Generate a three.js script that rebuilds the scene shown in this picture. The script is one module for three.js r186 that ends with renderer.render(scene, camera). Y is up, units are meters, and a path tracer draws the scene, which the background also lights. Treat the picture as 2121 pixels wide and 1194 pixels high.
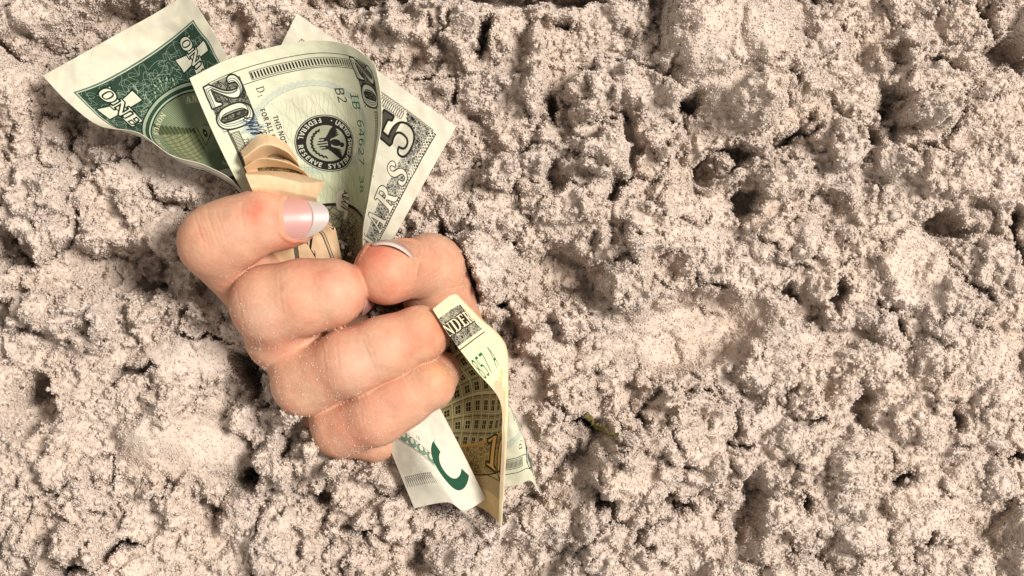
import * as THREE from 'three';
import { mergeGeometries } from 'three/addons/utils/BufferGeometryUtils.js';

// ---------------------------------------------------------------- camera, sky, sun, exposure
const S = 0.00014;                 // metres per unit; all lengths below are in units of 0.14 mm
const LENS = 5714;                 // camera height above the mean sand level, in units (0.8 m)
const scene = new THREE.Scene();
const camera = new THREE.PerspectiveCamera(2 * Math.atan(597 / LENS) * 180 / Math.PI, 16 / 9, 0.05, 5);
camera.position.set(0, LENS * S, 0);
camera.up.set(0, 0, -1);
camera.lookAt(0, 0, 0);
scene.add(camera);

{ // even, slightly warm bright haze overhead
  const w = 64, h = 32, d = new Float32Array(w * h * 4);
  for (let j = 0; j < h; j++) for (let i = 0; i < w; i++) {
    const k = (j * w + i) * 4, up = Math.max(0, Math.sin(((j + 0.5) / h - 0.5) * Math.PI));
    const b = 0.42 + 0.11 * up;
    d[k] = b * 1.0; d[k + 1] = b * 0.94; d[k + 2] = b * 0.87; d[k + 3] = 1;
  }
  const sky = new THREE.DataTexture(d, w, h, THREE.RGBAFormat, THREE.FloatType);
  sky.mapping = THREE.EquirectangularReflectionMapping;
  sky.magFilter = THREE.LinearFilter; sky.needsUpdate = true;
  scene.background = sky; scene.environment = sky;
}
const sun = new THREE.DirectionalLight(new THREE.Color(1.0, 0.94, 0.875), 4.4);
sun.name = 'sun';
sun.position.set(0.44, 0.88, -0.14).multiplyScalar(1.5);
sun.target.position.set(0, 0, 0);
sun.castShadow = true; sun.shadow.radius = 26; sun.shadow.mapSize.set(2048, 2048);
Object.assign(sun.shadow.camera, { left: -0.2, right: 0.2, top: 0.2, bottom: -0.2, near: 0.1, far: 4 });
scene.add(sun, sun.target);

const renderer = new THREE.WebGLRenderer({ antialias: true });
renderer.toneMapping = THREE.LinearToneMapping;
renderer.toneMappingExposure = 1.07;
renderer.shadowMap.enabled = true;

// ---------------------------------------------------------------- helpers
let seed = 12345;
const rnd = () => { seed = (seed + 0x6d2b79f5) | 0; let t = Math.imul(seed ^ (seed >>> 15), 1 | seed); t = (t + Math.imul(t ^ (t >>> 7), 61 | t)) ^ t; return ((t ^ (t >>> 14)) >>> 0) / 4294967296; };
const clamp = (x, a = 0, b = 1) => x < a ? a : x > b ? b : x;
const sstep = (a, b, x) => { const t = clamp((x - a) / (b - a)); return t * t * (3 - 2 * t); };
const lerp = (a, b, t) => a + (b - a) * t;
const hash = (x, y, z) => { let n = Math.imul(x, 374761393) ^ Math.imul(y, 668265263) ^ Math.imul(z, 2147483647 ^ 0x5bd1e995); n = Math.imul(n ^ (n >>> 13), 1274126177); n ^= n >>> 16; return (n >>> 0) / 4294967296; };
function gn(x, y, s = 0) { // 2-D gradient-like noise, about -1..1
  const xi = Math.floor(x), yi = Math.floor(y), fx = x - xi, fy = y - yi;
  const u = fx * fx * fx * (fx * (fx * 6 - 15) + 10), v = fy * fy * fy * (fy * (fy * 6 - 15) + 10);
  const g = (i, j) => { const a = hash(xi + i, yi + j, s) * 6.2831853; return Math.cos(a) * (fx - i) + Math.sin(a) * (fy - j); };
  return 1.5 * lerp(lerp(g(0, 0), g(1, 0), u), lerp(g(0, 1), g(1, 1), u), v);
}
function vn3(x, y, z) { // 3-D value noise -1..1
  const xi = Math.floor(x), yi = Math.floor(y), zi = Math.floor(z); let fx = x - xi, fy = y - yi, fz = z - zi;
  fx = fx * fx * (3 - 2 * fx); fy = fy * fy * (3 - 2 * fy); fz = fz * fz * (3 - 2 * fz);
  const h = (i, j, k) => hash(xi + i, yi + j, zi + k + 977);
  return 2 * lerp(lerp(lerp(h(0, 0, 0), h(1, 0, 0), fx), lerp(h(0, 1, 0), h(1, 1, 0), fx), fy), lerp(lerp(h(0, 0, 1), h(1, 0, 1), fx), lerp(h(0, 1, 1), h(1, 1, 1), fx), fy), fz) - 1;
}
function dome(x, y, s) { // rounded lumps between cell borders, 0..1
  const xi = Math.floor(x), yi = Math.floor(y); let m = 9;
  for (let j = -1; j <= 1; j++) for (let i = -1; i <= 1; i++) {
    const cx = xi + i, cy = yi + j, r = 0.75 + 0.5 * hash(cx, cy, s + 7);
    const dx = cx + hash(cx, cy, s) - x, dy = cy + hash(cx, cy, s + 3) - y, d = (dx * dx + dy * dy) / (r * r);
    if (d < m) m = d;
  }
  return Math.sqrt(Math.max(0, 1 - m));
}
function clods(x, y, s) { // cells: [level of the nearest one, roundness of its top, distance to its border]
  const xi = Math.floor(x), yi = Math.floor(y); let a = 9, b = 9, v = 0;
  for (let j = -1; j <= 1; j++) for (let i = -1; i <= 1; i++) {
    const cx = xi + i, cy = yi + j, dx = cx + hash(cx, cy, s) - x, dy = cy + hash(cx, cy, s + 3) - y, d = Math.sqrt(dx * dx + dy * dy);
    if (d < a) { b = a; a = d; v = hash(cx, cy, s + 5); } else if (d < b) b = d;
  }
  return [v, a, b - a];
}
// a place read off the photograph at an estimated height above the sand -> scene units
const at = (px, py, h = 0) => { const f = 1 - h / LENS; return new THREE.Vector3((px - 1060.5) * f, h, (py - 597) * f); };
const tag = (o, label, category, extra = {}) => { Object.assign(o.userData, { label, category }, extra); return o; };
function shade(o) { o.traverse((m) => { if (m.isMesh) { m.castShadow = true; m.receiveShadow = true; } }); return o; }

// ---------------------------------------------------------------- sand
// [x, y, half width, half height, turn in degrees, height, flatness of the top, smoothness]
const lumps = [
  [1505, 112, 128, 138, 8, 120, 3, 0.8], [1565, 215, 70, 45, -15, 30, 2, 0.3], [1500, 335, 75, 36, -20, -85, 2, 0.2], [1640, 285, 70, 14, -25, -60, 1, 0],
  [1757, 303, 34, 46, 0, 62, 2, 0.2], [1700, 140, 75, 60, 0, 42, 2, 0.1], [1860, 112, 34, 30, 0, -55, 1, 0], [1902, 128, 40, 17, -35, 40, 1, 0],
  [1905, 222, 54, 34, 0, 55, 2, 0.2], [1850, 212, 32, 46, 10, -55, 1, 0], [2036, 36, 12, 52, -18, -75, 1, 0], [2095, 45, 50, 48, 0, 42, 2, 0], [2085, 118, 60, 40, 0, -55, 1, 0],
  [1620, 372, 62, 38, -20, 48, 2, 0.1], [1850, 335, 46, 40, 0, 40, 1, 0], [1960, 360, 60, 50, 0, 38, 2, 0], [1545, 420, 36, 24, -20, -70, 1, 0], [1805, 285, 26, 22, 0, -55, 1, 0],
  [1255, 322, 54, 46, -30, 80, 2, 0.35], [1282, 388, 52, 14, -42, -65, 1, 0], [1225, 198, 54, 44, -15, 70, 2, 0.2], [1145, 226, 15, 32, 0, -70, 1, 0], [1240, 252, 28, 10, 0, -50, 1, 0],
  [1305, 290, 24, 74, -10, -40, 1, 0.6], [1110, 150, 20, 118, 3, 58, 1, 0.1], [1000, 72, 18, 44, 20, -75, 1, 0], [955, 58, 42, 60, 0, 55, 2, 0], [862, 42, 62, 52, 0, 50, 2, 0],
  [1030, 82, 28, 50, 0, 38, 1, 0], [1000, -6, 330, 20, 0, -95, 1, 0.6], [1165, 46, 18, 16, 0, -50, 1, 0], [940, 200, 12, 24, 20, -60, 1, 0], [1430, 218, 26, 22, 0, -85, 1, 0],
  [880, 150, 70, 40, 0, -35, 1, 0], [1170, 572, 95, 70, 20, -72, 1, 0], [1032, 632, 26, 12, 0, -85, 1, 0], [1052, 690, 42, 52, 0, -60, 1, 0], [1110, 708, 30, 28, 0, 55, 2, 0],
  [1420, 690, 185, 88, -12, -62, 1, 1], [1300, 598, 66, 48, 0, 42, 2, 0], [1346, 592, 13, 24, 15, -50, 1, 0], [1310, 962, 98, 82, -10, 88, 2, 0.45], [1235, 888, 66, 14, 22, -70, 1, 0],
  [1402, 1042, 44, 20, 20, -60, 1, 0], [1400, 820, 22, 11, 0, -50, 1, 0], [1360, 860, 50, 30, 0, -35, 1, 0], [1085, 1090, 95, 36, -12, 42, 2, 0.2], [1440, 940, 60, 70, 0, 35, 2, 0.2],
  [1970, 470, 66, 24, 14, -80, 1, 0.2], [1900, 560, 75, 95, -20, 26, 2, 0.85], [1860, 662, 70, 6, 55, -40, 1, 0], [2002, 572, 78, 7, 42, -45, 1, 0], [1748, 610, 17, 44, 25, -55, 1, 0],
  [1640, 606, 34, 18, 20, -50, 1, 0], [1480, 588, 40, 9, 10, -45, 1, 0], [1790, 850, 26, 64, 10, -55, 1, 0.1], [1672, 872, 42, 15, -8, -40, 1, 0], [1556, 1062, 40, 96, 5, -58, 1, 0],
  [1670, 1036, 12, 26, -15, -60, 1, 0], [1870, 990, 34, 13, -18, -60, 1, 0], [1926, 1120, 13, 26, 8, -65, 1, 0], [1530, 926, 36, 10, -6, -55, 1, 0], [2112, 945, 26, 16, 0, -75, 1, 0],
  [2110, 480, 14, 60, 0, -80, 1, 0], [2070, 560, 45, 70, 0, 35, 2, 0.4], [1700, 950, 90, 40, -12, 30, 2, 0.2], [1990, 870, 20, 16, 0, -45, 1, 0], [2060, 1080, 70, 60, 0, -30, 1, 0],
  [262, 560, 110, 62, 10, -80, 1, 0.1], [322, 602, 42, 22, 0, -45, 1, 0], [18, 520, 56, 44, 0, -85, 1, 0], [302, 628, 36, 40, 0, 56, 2, 0], [120, 645, 66, 46, 0, 48, 2, 0], [190, 690, 60, 40, 0, 36, 2, 0],
  [60, 842, 56, 74, 10, -70, 1, 0], [405, 738, 140, 56, -4, 20, 1, 1], [430, 701, 74, 5, 4, -70, 1, 0], [272, 772, 66, 13, -20, -60, 1, 0], [385, 925, 145, 80, 4, 42, 1, 1],
  [518, 992, 26, 26, 0, -75, 1, 0], [572, 968, 42, 56, 10, 62, 2, 0.2], [662, 955, 56, 42, 20, 58, 2, 0], [545, 876, 64, 38, 10, 46, 2, 0.3], [600, 828, 46, 40, 30, 52, 2, 0],
  [592, 932, 14, 14, 0, -75, 1, 0], [242, 1140, 56, 11, -15, -85, 1, 0], [150, 1182, 44, 14, 0, -75, 1, 0], [170, 1122, 62, 38, 0, 46, 2, 0], [200, 1062, 16, 10, 40, -55, 1, 0],
  [735, 1102, 34, 14, 20, -60, 1, 0], [668, 1030, 26, 14, 0, -50, 1, 0], [790, 1055, 60, 30, -25, 46, 2, 0], [200, 72, 175, 66, -22, -95, 1, 0], [36, 92, 66, 40, 0, -55, 1, 0], [700, 10, 80, 20, 0, -50, 1, 0],
  [135, 292, 11, 28, 0, -60, 1, 0], [250, 345, 70, 40, 30, 35, 2, 0], [320, 238, 70, 20, 25, -55, 1, 0], [90, 400, 70, 60, 0, 34, 2, 0], [945, 545, 26, 96, -24, -95, 1, 0.95],
  [900, 400, 60, 60, 0, 14, 1, 0.4], [515, 775, 30, 60, -28, -110, 1, 0.6], [430, 600, 50, 44, 0, -40, 1, 0.5], [1130, 330, 50, 40, 0, 24, 1, 0.2], [1010, 540, 50, 80, -15, 45, 2, 0.25],
  [830, 990, 46, 20, 0, 10, 1, 0.4], [1100, 800, 40, 60, 0, -30, 1, 0.7], [480, 60, 50, 60, 0, -35, 1, 0.3], [950, 1060, 80, 26, 0, -50, 1, 0],
  [610, 852, 24, 22, 0, 40, 2, 0], [652, 908, 26, 20, 30, 46, 2, 0], [706, 958, 30, 18, 20, 46, 2, 0], [772, 980, 36, 16, 0, 36, 2, 0], [556, 802, 22, 26, 0, 36, 2, 0],
  [1700, 480, 160, 60, -8, 26, 2, 0.1], [2000, 760, 110, 90, 0, 22, 2, 0.1], [1600, 760, 60, 80, 20, 28, 2, 0.15], [1340, 470, 70, 60, 0, 26, 2, 0], [1850, 1090, 120, 60, -10, 22, 2, 0.1],
];
for (let i = 0; i < 520; i++) { // loose clods and gaps of many sizes
  const x = -150 + 2420 * rnd(), y = -130 + 1450 * rnd(), r = 9 + 46 * Math.pow(rnd(), 2.2), up = rnd() < 0.78;
  if (Math.hypot((x - 700) / 330, (y - 640) / 330) < 1 || lumps.some((l) => l[7] > 0.7 && Math.hypot((x - l[0]) / l[2], (y - l[1]) / l[3]) < 1.1)) continue;
  lumps.push([x, y, r * (0.8 + 0.6 * rnd()), r * (0.6 + 0.5 * rnd()), 180 * rnd(), (up ? 0.55 : -0.75) * r * (0.6 + 0.6 * rnd()), up ? 2 : 1, up ? 0.3 * rnd() : 0]);
}
const features = lumps.map(([x, y, rx, ry, a, h, p, s]) => ({ x, y, rx, ry, c: Math.cos(a * Math.PI / 180), s: Math.sin(a * Math.PI / 180), h: h > 0 ? h * 1.6 : h * 1.9, p, sm: s, R: Math.max(rx, ry) * 1.5 }));
const BIN = 60, bins = new Map();
for (const l of features) for (let i = Math.floor((l.x - l.R) / BIN); i <= (l.x + l.R) / BIN; i++) for (let j = Math.floor((l.y - l.R) / BIN); j <= (l.y + l.R) / BIN; j++) { const k = i * 1000 + j; if (!bins.has(k)) bins.set(k, []); bins.get(k).push(l); }
const footprint = [[800, 690, 150, 120], [690, 620, 130, 90], [900, 600, 70, 90], [750, 840, 100, 80], [655, 765, 55, 75]]; // the hole the hand comes out of

function sandAt(x, y) { // -> [height, smoothness]
  const wx = x + 16 * gn(x / 46, y / 46, 1) + 7 * gn(x / 17, y / 17, 2), wy = y + 16 * gn(x / 46, y / 46, 3) + 7 * gn(x / 17, y / 17, 4);
  let h = 40 * gn(x / 330, y / 330, 5) + 38 * gn(x / 150, y / 150, 6), sm = 0;
  const list = bins.get(Math.floor(x / BIN) * 1000 + Math.floor(y / BIN));
  if (list) for (const l of list) {
    const dx = (wx - l.x), dy = (wy - l.y), u = (dx * l.c + dy * l.s) / l.rx, v = (-dx * l.s + dy * l.c) / l.ry, q = u * u + v * v;
    if (q > 2.2) continue;
    const m = l.p === 3 ? 1 - sstep(0.55, 1.25, Math.pow(Math.pow(Math.abs(u), 4) + Math.pow(Math.abs(v), 4), 0.25)) : l.p === 2 ? 1 - sstep(0.6, 1.1, q) : 1 - sstep(0.25, 1.2, q);
    h += l.h * m; sm = Math.max(sm, l.sm * (1 - sstep(0.5, 1.2, q)));
  }
  let hole = 0;
  for (const [fx, fy, rx, ry] of footprint) { const u = (wx - fx) / rx, v = (wy - fy) / ry; hole = Math.max(hole, 1 - sstep(0.6, 1.15, u * u + v * v)); }
  h -= 110 * hole;
  sm = clamp(sm * (0.85 + 0.4 * gn(x / 60, y / 60, 8)));
  const r = 1 - 0.93 * sm, m1 = sstep(-0.55, 0.5, gn(x / 120, y / 120, 9)), m2 = sstep(-0.6, 0.5, gn(x / 60, y / 60, 10));
  const calm = 1 - 0.4 * sstep(1350, 1750, x) * sstep(250, 500, y);
  const bil = (q, k) => Math.abs(gn(wx / q, wy / q, k)) - 0.3;
  for (const [q, A, k, m] of [[170, 130, 11, 0.4 + 0.6 * m1], [78, 96, 21, 0.15 + 0.85 * m2], [36, 40, 31, 0.1 + 0.9 * m1 * m2]]) {
    const [v, d, e] = clods(wx / q + 0.13 * gn(x / q * 3, y / q * 3, k), wy / q, k);
    h += r * m * A * calm * ((v - 0.5) * sstep(0, 0.24, e) + 0.35 * (0.45 - d * d) - (v > 0.7 ? 0.4 : 0.05) * (1 - sstep(0, 0.16, e)));
  }
  h += r * 16 * bil(24, 41);
  // under the notes the sand lies low
  let low = 0;
  for (const [fx, fy, rx, ry] of [[300, 200, 290, 240], [640, 270, 330, 270], [960, 940, 190, 190]]) { const u = (x - fx) / rx, v = (y - fy) / ry; low = Math.max(low, 1 - sstep(0.55, 1.1, u * u + v * v)); }
  if (low > 0) { const cap = 34 + 400 * (1 - low) * (1 - low); if (h > cap - 30) h = cap - 30 * Math.exp(-(h - cap + 30) / 30); }
  return [h, sm];
}
// The sand is a solid with overhangs and pores: inside where height < sandAt + crumbs, meshed slice by slice.
const X0 = -95, X1 = 2216, Y0 = -85, Y1 = 1280, STEP = 4.15;
const NX = Math.floor((X1 - X0) / STEP) + 1, NY = Math.floor((Y1 - Y0) / STEP) + 1;
const HF = new Float32Array(NX * NY), SMF = new Float32Array(NX * NY);
for (let j = 0, k = 0; j < NY; j++) for (let i = 0; i < NX; i++, k++) [HF[k], SMF[k]] = sandAt(X0 + i * STEP, Y0 + j * STEP);
const sandGeo = new THREE.BufferGeometry();
let sandPos, sandN = 0;
{
  const LO = -340, NH = 190, BAND = 34, cell = STEP;
  const crumb = (x, y, z, sm) => {
    const r = (1 - 0.9 * sm) * (0.55 + 0.55 * sstep(-0.4, 0.5, gn(x / 75, z / 75, 87)));
    const n1 = vn3(x / 17, y / 15, z / 17), n2 = vn3(x / 9.5 + 40, y / 9.5, z / 9.5), b1 = Math.sqrt(n1 * n1 + 0.015), b2 = Math.sqrt(n2 * n2 + 0.03), b3 = vn3(x / 5.2 + 80, y / 5.2, z / 5.2);
    return r * (19 * (b1 - 0.33) + 9 * (b2 - 0.34)) + 1.5 * b3;
  };
  const slice = (j, f) => {
    const z = Y0 + j * STEP;
    for (let i = 0; i < NX; i++) { const h = HF[j * NX + i], sm = SMF[j * NX + i], x = X0 + i * STEP, il = Math.max(0, i - 2), ir = Math.min(NX - 1, i + 2), jl = Math.max(0, j - 2), jr = Math.min(NY - 1, j + 2);
      const gx = (HF[j * NX + ir] - HF[j * NX + il]) / ((ir - il) * STEP), gy = (HF[jr * NX + i] - HF[jl * NX + i]) / ((jr - jl) * STEP), k = Math.min(3.5, Math.sqrt(1 + gx * gx + gy * gy)), band = BAND * k; // crumbs stand square to the slope
      for (let q = 0; q < NH; q++) { const y = LO + q * cell, d = y - h; f[q * NX + i] = d > band ? 1 : d < -band ? -1 : d - k * crumb(x, y, z, sm); } }
  };
  let f0 = new Float32Array(NX * NH), f1 = new Float32Array(NX * NH), id0 = new Int32Array(NX * NH), id1 = new Int32Array(NX * NH);
  let pos = new Float32Array(6e6), idx = new Uint32Array(1.2e7), nv = 0, ni = 0;
  slice(0, f0); id0.fill(-1);
  const dx = [0, 1, 0, 1, 0, 1, 0, 1], dy = [0, 0, 1, 1, 0, 0, 1, 1], EA = [0, 2, 4, 6, 0, 1, 4, 5, 0, 1, 2, 3], EB = [1, 3, 5, 7, 2, 3, 6, 7, 4, 5, 6, 7], v = new Float32Array(8);
  for (let j = 0; j < NY - 1; j++) {
    slice(j + 1, f1); id1.fill(-1);
    for (let q = 0; q < NH - 1; q++) for (let i = 0; i < NX - 1; i++) {
      const c = q * NX + i;
      v[0] = f0[c]; v[1] = f0[c + 1]; v[2] = f0[c + NX]; v[3] = f0[c + NX + 1]; v[4] = f1[c]; v[5] = f1[c + 1]; v[6] = f1[c + NX]; v[7] = f1[c + NX + 1];
      let neg = 0; for (let k = 0; k < 8; k++) if (v[k] < 0) neg++;
      if (!neg || neg === 8) continue;
      let x = 0, y = 0, z = 0, n = 0;
      for (let e = 0; e < 12; e++) { const A = EA[e], B = EB[e], fa = v[A], fb = v[B]; if ((fa < 0) === (fb < 0)) continue; const t = fa / (fa - fb); x += lerp(dx[A], dx[B], t); y += lerp(dy[A], dy[B], t); z += lerp(A >> 2, B >> 2, t); n++; }
      id1[c] = nv; pos[nv * 3] = (X0 + (i + x / n) * cell - 1060.5) * S; pos[nv * 3 + 1] = (LO + (q + y / n) * cell) * S; pos[nv * 3 + 2] = (Y0 + (j + z / n) * cell - 597) * S; nv++;
      // faces: edges along x and y at slice j need the cells of slice j-1 (id0); the edge along z needs only this slice
      const s0 = v[0] < 0;
      const quad = (a, b, d, e, s) => { if (a < 0 || b < 0 || d < 0 || e < 0) return; if (s) { idx[ni++] = a; idx[ni++] = b; idx[ni++] = d; idx[ni++] = a; idx[ni++] = d; idx[ni++] = e; } else { idx[ni++] = a; idx[ni++] = d; idx[ni++] = b; idx[ni++] = a; idx[ni++] = e; idx[ni++] = d; } };
      if (q > 0 && (v[1] < 0) !== s0) quad(id1[c], id1[c - NX], id0[c - NX], id0[c], s0);            // along x
      if (i > 0 && (v[2] < 0) !== s0) quad(id1[c], id0[c], id0[c - 1], id1[c - 1], s0);                // along y
      if (i > 0 && q > 0 && (v[4] < 0) !== s0) quad(id1[c], id1[c - 1], id1[c - NX - 1], id1[c - NX], s0); // along z
    }
    [f0, f1] = [f1, f0]; [id0, id1] = [id1, id0];
  }
  pos = pos.slice(0, nv * 3); idx = idx.slice(0, ni); sandPos = pos; sandN = nv;
  const col = new Float32Array(nv * 3);
  for (let k = 0; k < nv; k++) {
    const x = pos[k * 3] / S, y = pos[k * 3 + 2] / S, t = 1 + 0.07 * gn(x / 90, y / 90, 81) + 0.06 * (hash(k, 5, 82) - 0.5), w = 0.02 * gn(x / 150, y / 150, 83);
    col[k * 3] = (0.585 + w) * t; col[k * 3 + 1] = 0.488 * t; col[k * 3 + 2] = (0.414 - w) * t;
  }
  sandGeo.setAttribute('position', new THREE.BufferAttribute(pos, 3));
  sandGeo.setAttribute('color', new THREE.BufferAttribute(col, 3));
  sandGeo.setIndex(new THREE.BufferAttribute(idx, 1));
  sandGeo.computeVertexNormals();
  console.log('sand', nv, ni / 3);
}
const sandMat = new THREE.MeshStandardMaterial({ vertexColors: true, roughness: 1 });
const sand = new THREE.Mesh(sandGeo, sandMat); sand.name = 'ground';
tag(sand, 'pale pinkish beige damp sand heaped in crumbly clumps all round the hand', 'sand', { kind: 'structure' });
scene.add(shade(sand));
const sandSample = (x, y) => { const i = clamp(Math.round((x - X0) / STEP), 0, NX - 1), j = clamp(Math.round((y - Y0) / STEP), 0, NY - 1); return j * NX + i; };

// crumbs: small lumpy aggregates; grains: single quartz grains
function lumpGeo(detail, a, s) {
  const g = new THREE.IcosahedronGeometry(1, detail), p = g.attributes.position, v = new THREE.Vector3();
  for (let i = 0; i < p.count; i++) {
    v.fromBufferAttribute(p, i);
    const n = a * (0.55 * vn3(v.x * 1.7 + s * 9.1, v.y * 1.7, v.z * 1.7) + 0.4 * vn3(v.x * 4 + s * 3.7, v.y * 4, v.z * 4) + 0.25 * vn3(v.x * 8 + s, v.y * 8, v.z * 8));
    v.multiplyScalar(1 + n); p.setXYZ(i, v.x, v.y, v.z);
  }
  g.deleteAttribute('uv');
  return g;
}
const grainMat = new THREE.MeshStandardMaterial({ color: 0xffffff, roughness: 1 });
const M4 = new THREE.Matrix4(), Q = new THREE.Quaternion(), E = new THREE.Euler(), P = new THREE.Vector3(), SC = new THREE.Vector3(), COL = new THREE.Color();
function scatter(name, geos, count, place, colour, parent = scene, label) {
  const per = Math.ceil(count / geos.length), out = [];
  geos.forEach((g, gi) => {
    const im = new THREE.InstancedMesh(g, grainMat, per); im.name = gi ? `${name}_${String(gi).padStart(3, '0')}` : name;
    let n = 0, tries = 0;
    while (n < per && tries++ < per * 6) {
      const q = place(); if (!q) continue;
      E.set(rnd() * 6.28, rnd() * 6.28, rnd() * 6.28); Q.setFromEuler(E);
      P.set(q[0] * S, q[1] * S, q[2] * S); SC.set(q[3] * (0.8 + 0.4 * rnd()), q[3] * (0.8 + 0.4 * rnd()), q[3] * (0.8 + 0.4 * rnd())).multiplyScalar(S);
      im.setMatrixAt(n, M4.compose(P, Q, SC)); im.setColorAt(n, colour(q)); n++;
    }
    im.count = n; im.castShadow = im.receiveShadow = true;
    im.userData.kind = 'stuff';
    if (label) Object.assign(im.userData, { label, category: 'sand' });
    parent.add(im); out.push(im);
  });
  return out;
}
const sandColour = () => {
  const t = 0.92 + 0.16 * rnd(), k = rnd();
  if (k < 0.0015) return COL.setRGB(0.16, 0.11, 0.08);
  if (k < 0.02) return COL.setRGB(0.46 * t, 0.34 * t, 0.26 * t);
  if (k < 0.16) return COL.setRGB(0.58 * t, 0.52 * t, 0.475 * t);
  return COL.setRGB(0.60 * t, 0.505 * t, 0.432 * t);
};
const crumbGeos = [1, 2, 3, 4, 5].map((s) => lumpGeo(4, 0.95, s)), grainGeos = [1, 2].map((s) => lumpGeo(1, 0.3, s + 20));
const crumbTint = () => { const t = 0.92 + 0.16 * rnd(); return COL.setRGB(0.59 * t, 0.495 * t, 0.422 * t); };
const sandNormal = sandGeo.attributes.normal.array;
const onSand = (r, out) => { const k = Math.floor(rnd() * sandN) * 3, o = r * out; return [sandPos[k] / S + sandNormal[k] * o + (rnd() - 0.5) * STEP, sandPos[k + 1] / S + sandNormal[k + 1] * o + (rnd() - 0.5) * STEP, sandPos[k + 2] / S + sandNormal[k + 2] * o + (rnd() - 0.5) * STEP, r]; };
scatter('sand_crumbs', crumbGeos, 45000, () => {
  const r = 1.6 + 2.6 * Math.pow(rnd(), 3) + (rnd() < 0.01 ? 2 + 4 * rnd() : 0), q = onSand(r, 0.4);
  const sm = SMF[sandSample(q[0] + 1060.5, q[2] + 597)];
  return rnd() < sm * 1.2 || gn(q[0] / 30, q[2] / 30, 91) < -0.1 ? null : q;
}, crumbTint, scene, 'tiny crumbs of damp pale sand lying loose over the whole sand surface');
scatter('sand_grains', grainGeos, 480000, () => onSand(0.9 + 0.9 * rnd(), 0.75), sandColour, scene, 'single quartz grains strewn over the whole sand surface');

// ---------------------------------------------------------------- hand
const HB = []; // bones per digit
const bone = (a, ra, b, rb) => { const fa = 1 - a[2] / LENS, fb = 1 - b[2] / LENS; return { a: at(...a), b: at(...b), ra: ra * fa, rb: rb * fb }; };
const digits = {
  index: [[[580, 640, 0], 76, [440, 503, 205], 71], [[440, 503, 205], 71, [540, 459, 232], 66], [[540, 459, 232], 66, [612, 456, 220], 49]],
  middle: [[[668, 806, 40], 80, [557, 628, 200], 78], [[557, 628, 200], 78, [688, 607, 234], 70], [[688, 607, 234], 70, [722, 600, 145], 52]],
  ring: [[[632, 792, 166], 72, [716, 752, 218], 67], [[716, 752, 218], 67, [868, 694, 226], 58], [[868, 694, 226], 58, [885, 690, 130], 52]],
  little: [[[704, 890, 146], 60, [775, 866, 196], 58], [[775, 866, 196], 58, [892, 796, 212], 50], [[892, 796, 212], 50, [912, 772, 165], 44]],
  thumb: [[[945, 760, -40], 84, [892, 553, 100], 69], [[892, 553, 100], 66, [802, 562, 208], 60]],
  palm: [[[680, 810, 10], 78, [760, 760, -120], 110], [[704, 893, 60], 56, [800, 820, -110], 100], [[945, 760, -40], 84, [800, 820, -120], 100], [[780, 905, 50], 52, [860, 860, -60], 80], [[580, 640, 0], 70, [700, 740, -110], 100]],
};
const D = Object.values(digits).map((l) => l.map((b) => bone(...b)));
const bumps = [ // knuckles, pads, finger webs: [digit, point, radius]
  [0, at(452, 492, 214), 68], [1, at(560, 640, 212), 74], [2, at(728, 752, 224), 66], [3, at(790, 858, 202), 55], [4, at(800, 564, 207), 65], [0, at(588, 462, 214), 52], [0, at(495, 477, 224), 67], [1, at(625, 616, 226), 77], [2, at(792, 722, 230), 62], [3, at(832, 832, 208), 53], [2, at(614, 742, 156), 56], [1, at(566, 706, 150), 56], [3, at(690, 852, 128), 50],
];
const pa = new THREE.Vector3(), ba = new THREE.Vector3();
function roundCone(px, py, pz, b) {
  const bax = b.b.x - b.a.x, bay = b.b.y - b.a.y, baz = b.b.z - b.a.z, pax = px - b.a.x, pay = py - b.a.y, paz = pz - b.a.z;
  const l2 = bax * bax + bay * bay + baz * baz, t = clamp((pax * bax + pay * bay + paz * baz) / l2);
  const dx = pax - bax * t, dy = pay - bay * t, dz = paz - baz * t;
  return Math.sqrt(dx * dx + dy * dy + dz * dz) - lerp(b.ra, b.rb, t);
}
const smin = (a, b, k) => { const h = Math.max(k - Math.abs(a - b), 0) / k; return Math.min(a, b) - h * h * h * k / 6; };
const dd = new Float32Array(6);
function handSD(x, y, z) {
  for (let f = 0; f < 6; f++) {
    let d = 1e9;
    for (const b of D[f]) { const q = roundCone(x, y, z, b); d = d > 1e8 ? q : smin(d, q, f === 5 ? 60 : 15); }
    dd[f] = d;
  }
  for (const [f, c, r] of bumps) { const q = Math.sqrt((x - c.x) ** 2 + (y - c.y) ** 2 + (z - c.z) ** 2) - r; dd[f] = smin(dd[f], q, 30); }
  let d = smin(smin(smin(dd[0], dd[1], 3), dd[2], 5), dd[3], 5);
  const low = sstep(150, 40, y);          // the web between the fingers, deep in the fist
  d = smin(d, dd[4], 6 + 20 * low);
  return smin(d, dd[5], 34);
}
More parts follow.
